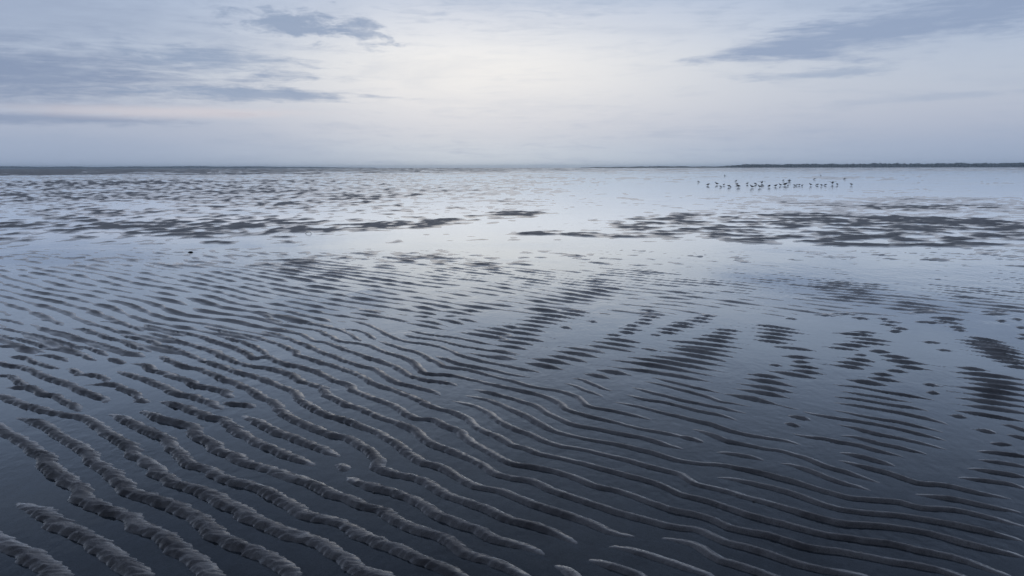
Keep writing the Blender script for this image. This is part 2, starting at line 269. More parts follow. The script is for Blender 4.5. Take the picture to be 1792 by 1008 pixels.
  [(-3.157,5.006),(-3.101,5.006),(-2.958,4.871),(-2.831,4.807),(-2.683,4.667),(-2.567,4.563)],
  [(-3.139,5.457),(-3.111,5.498),(-2.974,5.337)],
  [(-2.954,5.337),(-2.816,5.299),(-2.692,5.167)],
  [(-2.712,5.076),(-2.609,5.076),(-2.398,4.888),(-2.308,4.791)],
  [(-2.293,4.682),(-2.263,4.712),(-2.199,4.667)],
  [(-2.928,5.897),(-2.83,5.897)],
  [(-2.967,5.781),(-2.835,5.66)],
]
STRIPES = [
  (0.456,7.827,0.776,7.605,1),
  (0.379,7.699,0.707,7.455,1.1),
  (0.194,7.605,0.613,7.31,1),
  (0.109,7.455,0.524,7.17,1.2),
  (0.053,7.296,0.438,7.049,1.2),
  (0,7.116,0.353,6.893,1.3),
  (-0.025,6.957,0.295,6.72,1.3),
  (-0.074,6.781,0.263,6.543,1.2),
  (-0.12,6.572,0.278,6.332,1),
  (-0.141,6.403,0.193,6.205,1.2),
  (-0.172,6.242,0.144,6.039,1),
  (-0.223,6.063,0.065,5.895,1),
  (-0.215,5.848,0.053,5.726,0.8),
  (0.406,6.149,0.739,5.918,1),
  (0.321,6.024,0.678,5.766,1),
  (0.28,5.871,0.551,5.647,1),
  (0.148,5.771,0.431,5.571,1),
  (0.104,5.634,0.351,5.439,1),
  (1.279,7.802,1.431,7.699,1),
  (1.243,7.667,1.491,7.47,1),
  (1.202,7.492,1.407,7.345,0.8),
  (1.162,7.324,1.319,7.225,1),
  (1.099,7.17,1.287,7.049,1),
  (1.015,7.036,1.138,6.957,0.8),
  (0.945,6.893,1.139,6.768,1),
  (0.901,6.75,1.058,6.648,1),
  (0.789,6.63,0.925,6.56,0.7),
  (0.726,6.498,1.057,6.268,0.8),
  (0.641,6.364,1.008,6.103,1),
  (0.582,6.226,0.942,5.966,1.1),
  (1.008,6.103,1.135,6.005,0.5),
  (1.795,7.514,1.936,7.425,0.8),
  (1.673,7.396,1.885,7.274,1),
  (1.599,7.274,1.821,7.122,1),
  (1.453,7.17,1.667,7.022,1),
  (1.375,7.036,1.615,6.906,1.2),
  (1.266,6.893,1.494,6.75,1.1),
  (1.238,6.738,1.413,6.63,1.1),
  (1.163,6.619,1.26,6.555,0.6),
  (1.764,6.843,1.991,6.72,0.8),
  (1.693,6.708,1.908,6.601,0.8),
  (1.57,6.601,1.881,6.419,1),
  (1.473,6.486,1.807,6.279,1),
  (1.22,6.403,1.825,6.063,1),
  (1.286,6.205,1.713,5.942,1.3),
  (1.216,6.139,1.686,5.771,1.4),
  (1.188,5.99,1.587,5.639,1.3),
  (1.034,5.862,1.522,5.512,1.2),
  (0.835,5.825,1.454,5.368,1.1),
  (0.717,5.735,1.374,5.245,1.1),
  (0.71,5.512,1.32,5.107,1.2),
  (0.59,5.427,0.809,5.283,0.8),
  (0.5,5.321,0.661,5.19,0.8),
  (0.432,6.957,0.515,6.868,0.7),
  (0.698,7.218,0.771,7.156,0.5),
  (1.332,4.83,1.541,4.645,1),
  (2.165,7.049,2.494,6.781,0.9),
  (2.085,6.906,2.523,6.589,1),
  (2.058,6.732,2.37,6.532,1.4),
  (2.021,6.566,2.334,6.364,1.2),
  (1.976,6.414,2.226,6.252,0.8),
  (2.029,6.174,2.353,5.985,0.7),
  (2.028,5.834,2.223,5.753,0.8),
  (2.035,5.669,2.155,5.626,0.7),
  (1.968,5.562,2.176,5.439,0.9),
  (1.837,5.571,1.936,5.529,0.6),
  (1.942,5.427,2.127,5.298,1.1),
  (1.783,5.399,2.047,5.179,1),
  (1.618,5.314,1.821,5.19,1),
  (1.556,5.201,1.842,4.978,1),
  (1.489,5.064,1.774,4.837,1),
  (1.428,4.945,1.695,4.736,1),
  (1.334,4.83,1.58,4.601,1),
  (2.932,6.732,3.116,6.648,0.7),
  (2.748,6.672,3.051,6.532,0.9),
  (2.793,6.486,3.105,6.294,1),
  (2.712,6.348,3.025,6.174,1),
  (2.558,6.252,2.839,6.113,1),
  (2.466,6.134,2.68,6.005,0.9),
  (2.735,6.005,2.902,5.937,1.3),
  (2.584,5.881,2.675,5.844,0.7),
  (2.757,5.858,2.95,5.748,1.4),
  (2.473,5.771,2.654,5.63,0.8),
  (2.712,5.713,2.987,5.554,1.3),
  (2.358,5.669,2.57,5.512,0.9),
  (2.285,5.562,2.48,5.423,0.7),
  (2.705,5.541,2.907,5.419,0.9),
  (2.609,5.423,2.731,5.344,1),
  (2.468,5.329,2.589,5.253,0.8),
  (2.39,5.219,2.567,5.089,0.9),
  (2.231,5.161,2.442,5.002,1),
  (3.907,7.382,4.209,7.225,1.3),
  (3.887,7.239,4.068,7.022,1.1),
  (3.856,6.938,3.992,6.843,1.2),
  (3.828,6.793,3.93,6.732,1),
  (3.842,7.778,4.191,7.715,1.2),
  (3.875,7.644,4.083,7.59,1),
  (3.654,7.17,3.93,7.075,1),
  (4.715,7.722,4.841,7.652,1),
  (4.482,7.514,4.82,7.529,1),
  (4.648,7.296,4.732,7.239,1),
  (3.413,7.331,3.523,7.253,1),
  (3.386,7.184,3.556,7.102,1),
  (3.304,7.062,3.447,6.957,0.8),
  (3.341,6.893,3.461,6.805,1),
  (3.236,6.75,3.364,6.708,0.7),
  (3.187,7.367,3.337,7.281,1),
  (2.885,7.529,3.066,7.433,0.7),
  (3.08,7.605,3.322,7.492,0.7),
  (2.559,7.338,2.66,7.281,0.6),
  (4.58,7.683,4.738,7.621,1),
  (4.447,7.205,4.544,7.17,1),
  (4.432,6.906,4.538,6.855,0.7),
  (4.266,6.601,4.345,6.555,1),
  (4.153,6.458,4.275,6.408,1),
  (3.777,6.526,3.984,6.242,1.3),
  (3.661,6.403,3.956,6.088,1.3),
  (3.616,6.279,3.923,5.966,1.6),
  (3.583,6.139,3.892,5.848,1.6),
  (3.537,6,3.826,5.713,1.3),
  (3.505,5.848,3.756,5.605,1.2),
  (3.492,5.682,3.723,5.554,1),
  (3.498,5.521,3.649,5.439,1),
  (3.145,5.488,3.313,5.38,0.9),
  (3.045,5.36,3.434,5.135,1.4),
  (3.004,5.216,3.362,4.995,1.5),
  (2.999,5.071,3.287,4.879,1.5),
  (2.86,4.988,3.205,4.752,1.6),
  (2.832,4.84,3.127,4.631,1.5),
  (2.721,4.736,3.052,4.516,1.1),
  (2.685,4.593,2.973,4.392,1.2),
  (2.499,4.392,2.573,4.335,0.7),
  (2.501,4.14,2.575,4.07,0.5),
  (3.282,6.039,3.392,5.976,0.7),
  (2.678,5.047,2.753,4.995,0.4),
  (2.606,4.853,2.666,4.814,0.5),
  (3.303,6.321,3.455,6.257,0.4),
  (-0.445,6.72,-0.002,6.375,1),
  (-0.353,6.843,0.045,6.515,1),
  (-0.231,6.938,0.071,6.66,1),
  (-0.092,7.022,0.073,6.843,1),
  (-0.945,7.492,-0.745,7.396,0.8),
  (-0.908,7.296,-0.619,7.036,0.9),
  (-0.728,7.367,-0.427,7.049,0.9),
  (-0.527,7.367,-0.302,7.136,0.6),
  (-0.962,7.746,-0.716,7.529,0.9),
  (-0.739,7.778,-0.331,7.492,0.9),
  (-0.967,7.136,-0.575,6.812,0.9),
  (-0.658,7.492,-0.491,7.44,0.8),
  (-0.531,7.843,-0.296,7.667,1),
  (-1.514,7.605,-1.201,7.382,1),
  (-1.234,7.418,-0.932,7.17,1),
  (-1.56,7.843,-1.25,7.605,1.1),
  (-2.102,7.843,-1.805,7.605,1.2),
  (-1.983,7.492,-1.652,7.17,1),
  (-2.357,7.644,-1.905,7.239,1.3),
  (-2.508,7.683,-2.23,7.31,1.2),
  (-2.413,7.382,-2.101,7.184,1),
  (-2.316,7.843,-1.997,7.492,1.2),
]
# ripple bars and sand banks: x, y, half-width, half-depth, skew, rise
BARS = [(-1.75, 9.44, 1.08, 1.6, -0.81, 0.55),
 (-1.39, 12.36, 0.71, 1.1, -0.44, 0.6),
 (-0.05, 11.08, 0.6, 0.63, -0.63, 0.9),
 (1.63, 10.77, 0.31, 0.53, -0.77, 0.7),
 (-3.01, 11.08, 0.72, 0.88, -0.63, 0.5),
 (-4.79, 9.93, 1.42, 1.01, -0.35, 0.4),
 (-5.09, 8.59, 0.74, 1.13, -0.61, 0.5),
 (-3.35, 7.72, 1.66, 0.76, -0.55, 0.45),
 (0.64, 8.4, 0.36, 0.8, 2.4, 0.6),
 (3.75, 9.0, 0.35, 0.54, -0.13, 0.9),
 (3.92, 8.11, 0.35, 0.3, -0.58, 0.8),
 (4.82, 7.94, 0.34, 0.26, -0.28, 0.6),
 (2.17, 9.83, 0.42, 0.4, -0.35, 0.1),
 (-1.7, 7.88, 0.68, 0.45, -0.56, 0.4),
 (3.33, 11.41, 2.7, 1.47, -0.0, -0.45),
 (0.04, 13.87, 2.59, 1.18, -0.0, -0.25),
 (-6.08, 14.17, 3.56, 0.93, -0.0, -0.2),
 (5.72, 10.47, 1.13, 1.12, -0.0, -0.8),
 (2.77, 8.4, 0.84, 0.65, -0.0, -0.5),
 (-0.6, 8.59, 0.43, 0.53, -0.0, -0.4)]
BANKS = [(7.22, 19.21, 3.44, 4.54, -0.27, 1.3),
 (4.98, 20.2, 1.88, 3.14, -0.29, 1.1),
 (8.92, 17.64, 2.66, 3.19, -0.38, 1.1),
 (6.54, 15.05, 2.48, 1.28, -0.32, 0.9),
 (3.98, 16.59, 1.07, 1.13, -0.36, 0.7),
 (3.15, 19.59, 0.63, 1.57, -0.7, 1.0),
 (1.85, 16.73, 0.84, 0.86, -0.6, 0.9),
 (0.91, 17.18, 0.74, 0.76, -0.0, 0.8),
 (6.79, 15.91, 1.37, 0.91, -0.34, 1.0),
 (11.18, 19.4, 1.53, 2.7, -0.42, 0.8),
 (15.66, 27.59, 2.38, 2.73, -0.0, 0.6),
 (12.25, 28.39, 2.85, 2.06, -0.0, 0.5),
 (18.8, 34.93, 3.76, 2.5, -0.0, 0.5),
 (11.36, 31.58, 2.72, 2.04, -0.0, 0.3),
 (-2.55, 20.2, 2.17, 1.67, 0.87, 0.72),
 (0.43, 24.8, 0.85, 1.58, 0.53, 1.1),
 (-0.68, 16.88, 1.33, 0.58, 0.36, 0.55),
 (-5.41, 15.17, 0.54, 0.35, 0.22, 0.8),
 (-9.17, 19.21, 3.86, 3.4, -0.0, 0.46),
 (-6.67, 20.41, 2.49, 3.2, -0.0, 0.42),
 (-14.5, 26.48, 2.47, 2.51, -0.0, 0.3),
 (-9.53, 32.09, 3.91, 3.69, -0.0, 0.45),
 (-5.6, 26.48, 2.85, 2.16, -0.0, 0.35),
 (-21.35, 40.69, 5.84, 5.09, -0.0, 0.35),
 (-16.64, 51.24, 7.35, 6.73, -0.0, 0.4),
 (-7.0, 38.33, 2.47, 4.52, -0.0, 0.5),
 (-3.73, 29.67, 1.7, 2.26, -0.0, 0.4),
 (0.09, 33.17, 1.43, 2.26, -0.0, 0.4),
 (-39.41, 74.27, 10.66, 14.13, -0.0, 0.35),
 (-22.61, 80.28, 11.52, 13.21, -0.0, 0.3),
 (-11.64, 20.41, 2.2, 1.92, -0.0, 0.25),
 (-1.68, 17.18, 2.09, 1.06, 0.74, -1.2),
 (1.7, 22.79, 1.47, 1.86, 1.63, -0.9),
 (3.53, 16.18, 3.83, 0.67, -0.35, 0.0),
 (-13.69, 29.67, 1.49, 2.26, -0.0, -0.8),
 (-7.15, 14.93, 2.36, 0.91, -0.0, -0.35),
 (0.04, 13.97, 3.81, 0.9, -0.0, -0.5),
 (5.92, 12.36, 2.31, 0.7, -0.18, -0.6),
 (2.84, 38.33, 4.4, 6.02, -0.0, -0.2),
 (19.6, 60.65, 8.7, 11.31, -0.0, -0.5),
 (2.77, 25.12, 1.8, 1.62, -0.0, -0.4),
 (5.94, 80.28, 14.4, 13.21, -0.0, 0.15),
 (45.49, 105.97, 19.0, 17.26, -0.0, 0.15),
 (25.54, 47.54, 6.82, 4.63, -0.0, 0.3),
 (9.68, 38.33, 5.5, 3.01, -0.0, 0.2)]

# ------------------------------------------------------------------ helpers
def link(o):
    scene.collection.objects.link(o); return o
def tag(o, label=None, cat=None, group=None, kind=None):
    if label: o['label'] = label
    if cat: o['category'] = cat
    if group: o['group'] = group
    if kind: o['kind'] = kind
    return o
def mesh_obj(name, bm, m, parent=None, smooth=False):
    me = bpy.data.meshes.new(name); bm.to_mesh(me); bm.free()
    if smooth:
        me.polygons.foreach_set('use_smooth', [True] * len(me.polygons))
    me.materials.append(m)
    o = bpy.data.objects.new(name, me); link(o)
    if parent is not None: o.parent = parent
    return o
def new_mat(name):
    m = bpy.data.materials.new(name); m.use_nodes = True
    return m, NT(m.node_tree), m.node_tree.nodes['Principled BSDF']

_rng = np.random.RandomState(11)
PERM = np.concatenate([_rng.permutation(256)] * 3).astype(np.int32)
GA = np.linspace(0, 2 * np.pi, 256, endpoint=False)
GX = np.cos(GA).astype(np.float32); GY = np.sin(GA).astype(np.float32)
def pn(x, y, seed=0):
    """gradient noise, about -0.7..0.7"""
    x = x + seed * 17.31; y = y + seed * 9.77
    xf = np.floor(x); yf = np.floor(y)
    xi = xf.astype(np.int32) & 255; yi = yf.astype(np.int32) & 255
    fx = (x - xf).astype(np.float32); fy = (y - yf).astype(np.float32)
    u = fx * fx * fx * (fx * (fx * 6 - 15) + 10); v = fy * fy * fy * (fy * (fy * 6 - 15) + 10)
    def gr(ix, iy, ax, ay):
        h = PERM[PERM[ix & 255] + (iy & 255)]
        return GX[h] * ax + GY[h] * ay
    a = gr(xi, yi, fx, fy); b = gr(xi + 1, yi, fx - 1, fy)
    c = gr(xi, yi + 1, fx, fy - 1); d = gr(xi + 1, yi + 1, fx - 1, fy - 1)
    return (a + u * (b - a)) * (1 - v) + (c + u * (d - c)) * v
def fbm(x, y, o=3, seed=0, gain=0.5):
    s = 0; a = 1.0; f = 1.0
    for k in range(o):
        s = s + a * pn(x * f, y * f, seed + k); a *= gain; f *= 2.03
    return s
def sstep(a, b, x):
    t = np.clip((x - a) / (b - a), 0, 1); return t * t * (3 - 2 * t)

# ------------------------------------------------------------------ sand flat: one height field, finest near the viewer
NU, NV = 1180, 830
u_in = np.linspace(-0.70, 0.70, NU)
u_out = 0.70 + (np.linspace(0, 1, 46)[1:] ** 1.6) * 1.1
us = np.concatenate([-u_out[::-1], u_in, u_out])
v_near = np.linspace(CAM_H / 1.75, CAM_H / 110.0, NV)
y_near = CAM_H / v_near
y_far = np.geomspace(112.0, 6000.0, 90)
ys = np.concatenate([y_near, y_far])
nr, nc = len(ys), len(us)
Y = np.repeat(ys[:, None], nc, 1)
X = Y * us[None, :]
U = np.repeat(us[None, :], nr, 0)

ridge = np.zeros((nr, nc), np.float32)
body = np.zeros((nr, nc), np.float32)

def catmull(pts, step):
    P = np.array(pts, float); out = []
    if len(P) == 2: P = np.array([P[0], (P[0] + P[1]) / 2, P[1]])
    Q = np.vstack([2 * P[0] - P[1], P, 2 * P[-1] - P[-2]])
    for i in range(1, len(Q) - 2):
        n = max(2, int(np.linalg.norm(Q[i + 1] - Q[i]) / step))
        t = np.linspace(0, 1, n, endpoint=False)[:, None]
        a, b, c, d = Q[i - 1], Q[i], Q[i + 1], Q[i + 2]
        out.append(0.5 * (2 * b + (c - a) * t + (2 * a - 5 * b + 4 * c - d) * t ** 2 + (3 * b - a - 3 * c + d) * t ** 3))
    out.append(P[-1][None]); return np.vstack(out)

# direction of the run-off grooves across the ridges
ca, sa = math.cos(R(20)), math.sin(R(20))
ALONG = X * ca + Y * sa
ACROSS = -X * sa + Y * ca
NEAR = slice(0, int(np.searchsorted(ys, 11.0)))
AL = ALONG[NEAR]; AC = ACROSS[NEAR] + 0.045 * fbm(X[NEAR] / 0.24, Y[NEAR] / 0.24, 2, 29)
g1 = pn(AC / 0.040, AL / 0.30, 31)
g2 = pn(AC / 0.019, AL / 0.20, 37)
g3 = pn(AC / 0.10, AL / 0.30, 41)
groove = np.zeros((nr, nc), np.float32)
gp = 0.20 + 1.5 * np.clip(fbm(X[NEAR] / 0.17, Y[NEAR] / 0.17, 2, 43) + 0.30, 0, 1)
groove[NEAR] = gp * ((1.0 - 2.2 * np.abs(g1)) * 0.6 + (1.0 - 2.2 * np.abs(g2)) * 0.45 - 0.44) + 0.45 * fbm(X[NEAR] / 0.05, Y[NEAR] / 0.05, 2, 47)
jag = np.zeros((nr, nc), np.float32)
jag[NEAR] = g1 * 0.9 + g2 * 0.5 + g3 * 0.8

def left_w(x, y):            # 1 on the strongly grooved ridges at left, 0 on the smooth ones at right
    q = x / max(y, 0.1)
    return float(np.clip((0.10 - q) / 0.45, 0, 1))

def add_ridge(P, hs, wn, wf, jg):
    """lay a ridge along polyline P: hs height, wn half-width towards the viewer, wf half-width on the far side"""
    n = len(P); Rr = 0.24
    x0, x1 = P[:, 0].min() - Rr, P[:, 0].max() + Rr
    y0, y1 = max(P[:, 1].min() - Rr, 0.5), P[:, 1].max() + Rr
    i0, i1 = np.searchsorted(ys, y0), np.searchsorted(ys, y1)
    if i1 <= i0: return
    cu = [x0 / y0, x0 / y1, x1 / y0, x1 / y1]
    j0, j1 = np.searchsorted(us, min(cu)), np.searchsorted(us, max(cu))
    D2 = np.full((i1 - i0, j1 - j0), 1e9, np.float32)
    SD = np.zeros_like(D2); HH = np.zeros_like(D2); WN = np.ones_like(D2); WF = np.ones_like(D2); JG = np.zeros_like(D2)
    for k in range(n - 1):
        a, b = P[k], P[k + 1]
        e = b - a; L2 = float(e @ e)
        if L2 < 1e-10: continue
        ya, yb = max(min(a[1], b[1]) - Rr, 0.5), max(a[1], b[1]) + Rr
        xa, xb = min(a[0], b[0]) - Rr, max(a[0], b[0]) + Rr
        p0, p1 = np.searchsorted(ys, ya), np.searchsorted(ys, yb)
        c4 = [xa / ya, xa / yb, xb / ya, xb / yb]
        q0, q1 = np.searchsorted(us, min(c4)), np.searchsorted(us, max(c4))
        if p1 <= p0 or q1 <= q0: continue
        xs_ = X[p0:p1, q0:q1] - a[0]; ys_ = Y[p0:p1, q0:q1] - a[1]
        t = np.clip((xs_ * e[0] + ys_ * e[1]) / L2, 0, 1)
        ddx = xs_ - t * e[0]; ddy = ys_ - t * e[1]
        d2 = ddx * ddx + ddy * ddy
        side = np.sign(e[0] * ddy - e[1] * ddx)
        win = (slice(p0 - i0, p1 - i0), slice(q0 - j0, q1 - j0))
        up = d2 < D2[win]
        D2[win] = np.where(up, d2, D2[win]); SD[win] = np.where(up, side, SD[win])
        for arr, val in ((HH, hs), (WN, wn), (WF, wf), (JG, jg)):
            arr[win] = np.where(up, val[k] + (val[k + 1] - val[k]) * t, arr[win])
    d = np.sqrt(D2) * SD
    sub = (slice(i0, i1), slice(j0, j1))
    d = d + JG * 0.020 * jag[sub]
    s = np.where(d > 0, d / WF, -d / WN)
    s = np.clip(s, 0, 1)
    prof = np.where(d > 0, (1 - s) ** 1.25 * (1 + 0.9 * s), (1 - s * s) ** 1.3)
    body[sub] = np.maximum(body[sub], np.where(D2 < 1e8, prof * JG, 0))
    ridge[sub] = np.maximum(ridge[sub], np.where(D2 < 1e8, HH * prof, 0))

rs = random.Random(5)
for c in CRESTS:
    c = [np.array(q, float) for q in c]
    T0 = sum(np.linalg.norm(q - p) for p, q in zip(c, c[1:]))
    if T0 < 0.42 and c[0][1] > 6.2 and c[0][0] < -1.5: continue          # the ripple train carries these
    if sum(np.linalg.norm(q - p) for p, q in zip(c, c[1:])) < 0.7:        # short ones: let the tails run out under water
        c[0] = c[0] + (c[0] - c[1]) * 0.25; c[-1] = c[-1] + (c[-1] - c[-2]) * 0.25
    thin = 1.0
    if T0 < 1.3 and c[0][1] > 4.6 and c[0][0] < -1.2:
        e0 = (c[0] - c[1]); e1 = (c[-1] - c[-2])
        c = [c[0] + e0 / (np.linalg.norm(e0) + 1e-6) * 0.22 * T0] + c + [c[-1] + e1 / (np.linalg.norm(e1) + 1e-6) * 0.22 * T0]; thin = 0.85
    P = catmull(c, 0.035)
    seg = np.linalg.norm(np.diff(P, axis=0), axis=1); s_ = np.concatenate([[0], np.cumsum(seg)]); T = s_[-1]
    w = pn(s_ / 0.16, s_ * 0 + rs.random() * 50, 3) * 0.012 + pn(s_ / 0.06, s_ * 0 + rs.random() * 50, 4) * 0.005
    tg = np.gradient(P, axis=0); tg /= np.linalg.norm(tg, axis=1)[:, None] + 1e-9
    P = P + np.stack([-tg[:, 1], tg[:, 0]], 1) * w[:, None]
    lw = np.array([left_w(x, y) for x, y in P])
    tl = min(0.22, T * 0.35)
    taper = np.clip(np.minimum(s_, T - s_) / tl, 0, 1) ** 0.85
    var = 1.0 + 0.35 * pn(s_ / 0.30, s_ * 0 + rs.random() * 90, 6)
    shift = 0.004 + 0.022 * lw
    P = P - np.stack([-tg[:, 1], tg[:, 0]], 1) * shift[:, None]
    farf = np.clip((P[:, 1] - 3.0) / 5.0, 0, 1)
    hs = (0.0180 + 0.0050 * lw) * (1 - 0.36 * farf) * taper * var
    wn = thin * (0.024 + 0.009 * lw) * (0.7 + 0.3 * taper) * (0.9 + 0.1 * var)
    wf = thin * (0.050 + 0.025 * lw) * (0.7 + 0.3 * taper)
    add_ridge(P, hs, wn, wf, 0.15 + 0.85 * lw)
for (xa, ya, xb, yb, th) in STRIPES:
    a, b = np.array([xa, ya]), np.array([xb, yb])
    e = b - a; L = np.linalg.norm(e); nrm = np.array([-e[1], e[0]]) / max(L, 1e-6)
    ex0, ex1 = rs.uniform(0.15, 0.55), rs.uniform(0.15, 0.55)      # the crest runs on, awash, beyond the dry lens
    t = np.linspace(-ex0, 1 + ex1, max(10, int(L * (1 + ex0 + ex1) / 0.04)))
    w = 0.010 * pn(t * L / 0.2, t * 0 + rs.random() * 60, 8) + 0.005 * pn(t * L / 0.07, t * 0 + rs.random() * 60, 9)
    P = a + e * t[:, None] + nrm * (0.035 * L * np.sin(math.pi * np.clip(t, -0.3, 1.3)) + w)[:, None]
    tc_ = np.clip(t, 0, 1)
    lens = np.sin(math.pi * tc_) * (1 + 0.35 * pn(t * L / 0.18, t * 0 + rs.random() * 60, 12))
    awash = np.clip(np.minimum(t + ex0, 1 + ex1 - t) / 0.15, 0, 1)
    hs = (0.0078 + 0.0028 * pn(t * L / 0.15, t * 0 + rs.random() * 60, 13)) * awash + (0.0075 + 0.0040 * th) * lens
    wn = 0.017 + 0.025 * lens * th
    P = P - nrm * 0.010
    add_ridge(P, hs, wn, 0.030 + 0.050 * lens, np.full_like(wn, 0.25))

# ---- the flat itself: shallow troughs near, ripple trains further out, banks and pools beyond
th0 = R(40)
warp = fbm(X / 2.6, Y / 2.6, 2, 51) * 0.55 + pn(X / 0.7, Y / 0.7, 55) * 0.16
ph = (X * math.sin(th0) + Y * math.cos(th0)) / 0.205 + warp * 1.7
rip = (0.5 + 0.5 * np.cos(2 * np.pi * ph)) ** 1.2
bars = np.zeros((nr, nc), np.float32)
def oval(x0, y0, rx, ry, sh):
    k = np.clip(Y / y0, 0.3, 3.0)
    a = (X - x0 * k) / (rx * k); b = (y0 * np.log(k) - sh * (X - x0 * k)) / ry
    return np.exp(-(a * a + b * b) ** 1.5 * 0.7)
for (x0, y0, rx, ry, sh, am) in BARS: bars += am * oval(x0, y0, rx, ry, sh)
banks = np.zeros((nr, nc), np.float32)
for (x0, y0, rx, ry, sh, am) in BANKS: banks += am * oval(x0, y0, rx, ry, sh)

n_patch = fbm(X / 0.95, Y / 1.1, 2, 61)
n_big = fbm(X / 3.2, Y / 5.0, 3, 66)
sal = (X * math.cos(th0) - Y * math.sin(th0))
n_seg = pn(sal / 0.55, np.floor(ph + 0.5) * 7.37, 63) * 1.0 + pn(sal / 0.22, np.floor(ph + 0.5) * 5.11, 64) * 0.85
perp = X * math.sin(th0) + Y * math.cos(th0)
dash = 0.5 + 1.1 * pn(sal / 0.42, perp / 0.13, 62)
rip_w = 1 - sstep(10.0, 12.5, Y)
rip_m = rip * rip_w + np.clip(dash, 0, 1.2) * (1 - rip_w)
mid = -0.0117 + 0.0105 * n_seg + 0.0030 * n_patch + 0.0035 * n_big + 0.0070 * bars + 0.0150 * rip_m
mid = (mid + 0.0022 * sstep(10.0, 12.0, Y)) * 1.35
# further out
n_m = fbm(X / 1.5, Y / 3.6, 3, 71, 0.6)
n_l = fbm(X / 13.0, Y / 30.0, 3, 75)
sx_ = 1 + Y / 45.0
n_s = fbm(X / (0.30 * sx_), Y / (0.55 * sx_), 2, 78, 0.6)
n_b = fbm(X / 0.80, Y / 0.62, 3, 77, 0.6)
n_st = fbm(X / 3.4, Y / 6.5, 2, 76)
n_h = fbm(X / 0.75, Y / 1.5, 2, 79)
leftness = 0.5 - 0.5 * np.tanh((U + 0.05) / 0.25)
fade = 1 - sstep(60, 140, Y)
bk = np.clip(banks, -1.5, 0.98)
far = (-0.0066 + 0.0024 * sstep(22, 40, Y) + 0.0066 * leftness * (1 - 0.35 * sstep(40, 20, Y)) + 0.0128 * bk + (0.006 + 0.001 * leftness) * n_m + 0.008 * n_l + (0.003 + 0.004 * leftness) * n_st
       + 0.0175 * n_b * (1 - sstep(26, 45, Y)) + (0.006 + 0.014 * leftness) * n_s * (1 - 0.5 * sstep(60, 130, Y)))
# dry bank towards the left horizon, low far flats elsewhere
n_d = fbm(X / 20.0, Y / 60.0, 3, 85, 0.6)
dry = sstep(150, 200, Y + 30 * n_l) * (1 - sstep(-0.10, 0.25, U + 0.10 * n_d + 0.10)) * (1 - 0.75 * sstep(0.1, 0.4, n_d) * sstep(-0.55, -0.2, U))
n_d2 = fbm(X / 9.0, Y / 45.0, 3, 87, 0.6)
far = far + dry * (0.013 - 0.010 * sstep(-0.62, -0.2, U) + 0.030 * n_d2) + 0.016 * sstep(150, 400, Y) * (0.5 + n_l)
near = -0.0066 + 0.003 * fbm(X / 0.5, Y / 0.5, 2, 81) + 0.0016 * sstep(3.6, 2.4, Y)
inside = (1 - sstep(0.66, 0.74, np.abs(U))) * sstep(2.30, 2.42, Y)
edge_rip = (near - 0.004 + 0.024 * rip * (0.8 + 0.5 * n_patch))
near_all = near + ridge
near_all = near_all * inside + np.maximum(edge_rip, 0 * near - 0.01) * (1 - inside)
mid_in = sstep(6.9, 7.7, Y + 0.3 * n_big + 1.5 * sstep(-0.08, -0.42, U))
keep = 1 - sstep(8.2, 9.0, Y)
Z = np.maximum(near_all * keep - 0.03 * (1 - keep), mid * mid_in - 0.03 * (1 - mid_in))
w_far = sstep(12.8, 14.8, Y)
far = far * (0.85 + 0.25 * leftness + 1.1 * np.clip(banks - 0.3, 0, 1))
Z = Z * (1 - w_far) + far * w_far
# run-off grooves and grain on the ridges
gm = np.clip(body, 0, 1)
Z = Z + gm * 0.0150 * groove * np.clip(Z / 0.02 + 0.15, 0, 1.2) * (1 - sstep(6.0, 9.5, Y))
Z[NEAR] += 0.0007 * pn(X[NEAR] / 0.012, Y[NEAR] / 0.012, 91) * np.clip(1.4 - Y[NEAR] / 6, 0, 1)

verts = np.stack([X, Y, Z], -1).reshape(-1, 3).astype(np.float32)
ii = np.arange(nr - 1)[:, None] * nc + np.arange(nc - 1)[None, :]
quads = np.stack([ii, ii + 1, ii + nc + 1, ii + nc], -1).reshape(-1, 4).astype(np.int32)
me = bpy.data.meshes.new('sand_flat')
me.vertices.add(len(verts)); me.vertices.foreach_set('co', verts.ravel())
me.loops.add(quads.size); me.loops.foreach_set('vertex_index', quads.ravel())
me.polygons.add(len(quads)); me.polygons.foreach_set('loop_start', np.arange(0, quads.size, 4, dtype=np.int32))
me.polygons.foreach_set('use_smooth', np.ones(len(quads), bool))
me.update(calc_edges=True)

m_sand, N, bs = new_mat('wet_sand')
tc = N.n.new('ShaderNodeTexCoord').outputs['Object']
s1 = N.noise(tc, 9.0, 5.0, 0.6); s2 = N.noise(tc, 90.0, 3.0, 0.6); s3 = N.noise(tc, 0.6, 4.0, 0.6)
col = N.mix(N.smooth(s1, 0.3, 0.7), (0.26, 0.236, 0.228, 1), (0.37, 0.338, 0.325, 1))
col = N.mix(N.mul(N.smooth(s2, 0.45, 0.75), 0.35), col, (0.10, 0.09, 0.087, 1))
col = N.mix(N.mul(N.smooth(s3, 0.4, 0.65), 0.25), col, (0.16, 0.15, 0.152, 1))
s5 = N.noise(tc, 260.0, 2.0, 0.7)
col = N.mix(N.mul(N.smooth(s5, 0.45, 0.72), 0.45), col, (0.36, 0.34, 0.33, 1))
col = N.mix(N.mul(N.smooth(s5, 0.52, 0.30), 0.45), col, (0.07, 0.064, 0.062, 1))
s4 = N.noise(tc, 2.6, 5.0, 0.65)
col = N.mix(N.mul(N.smooth(s4, 0.48, 0.66), 0.75), col, (0.095, 0.085, 0.085, 1))
N.put(bs.inputs['Base Color'], col)
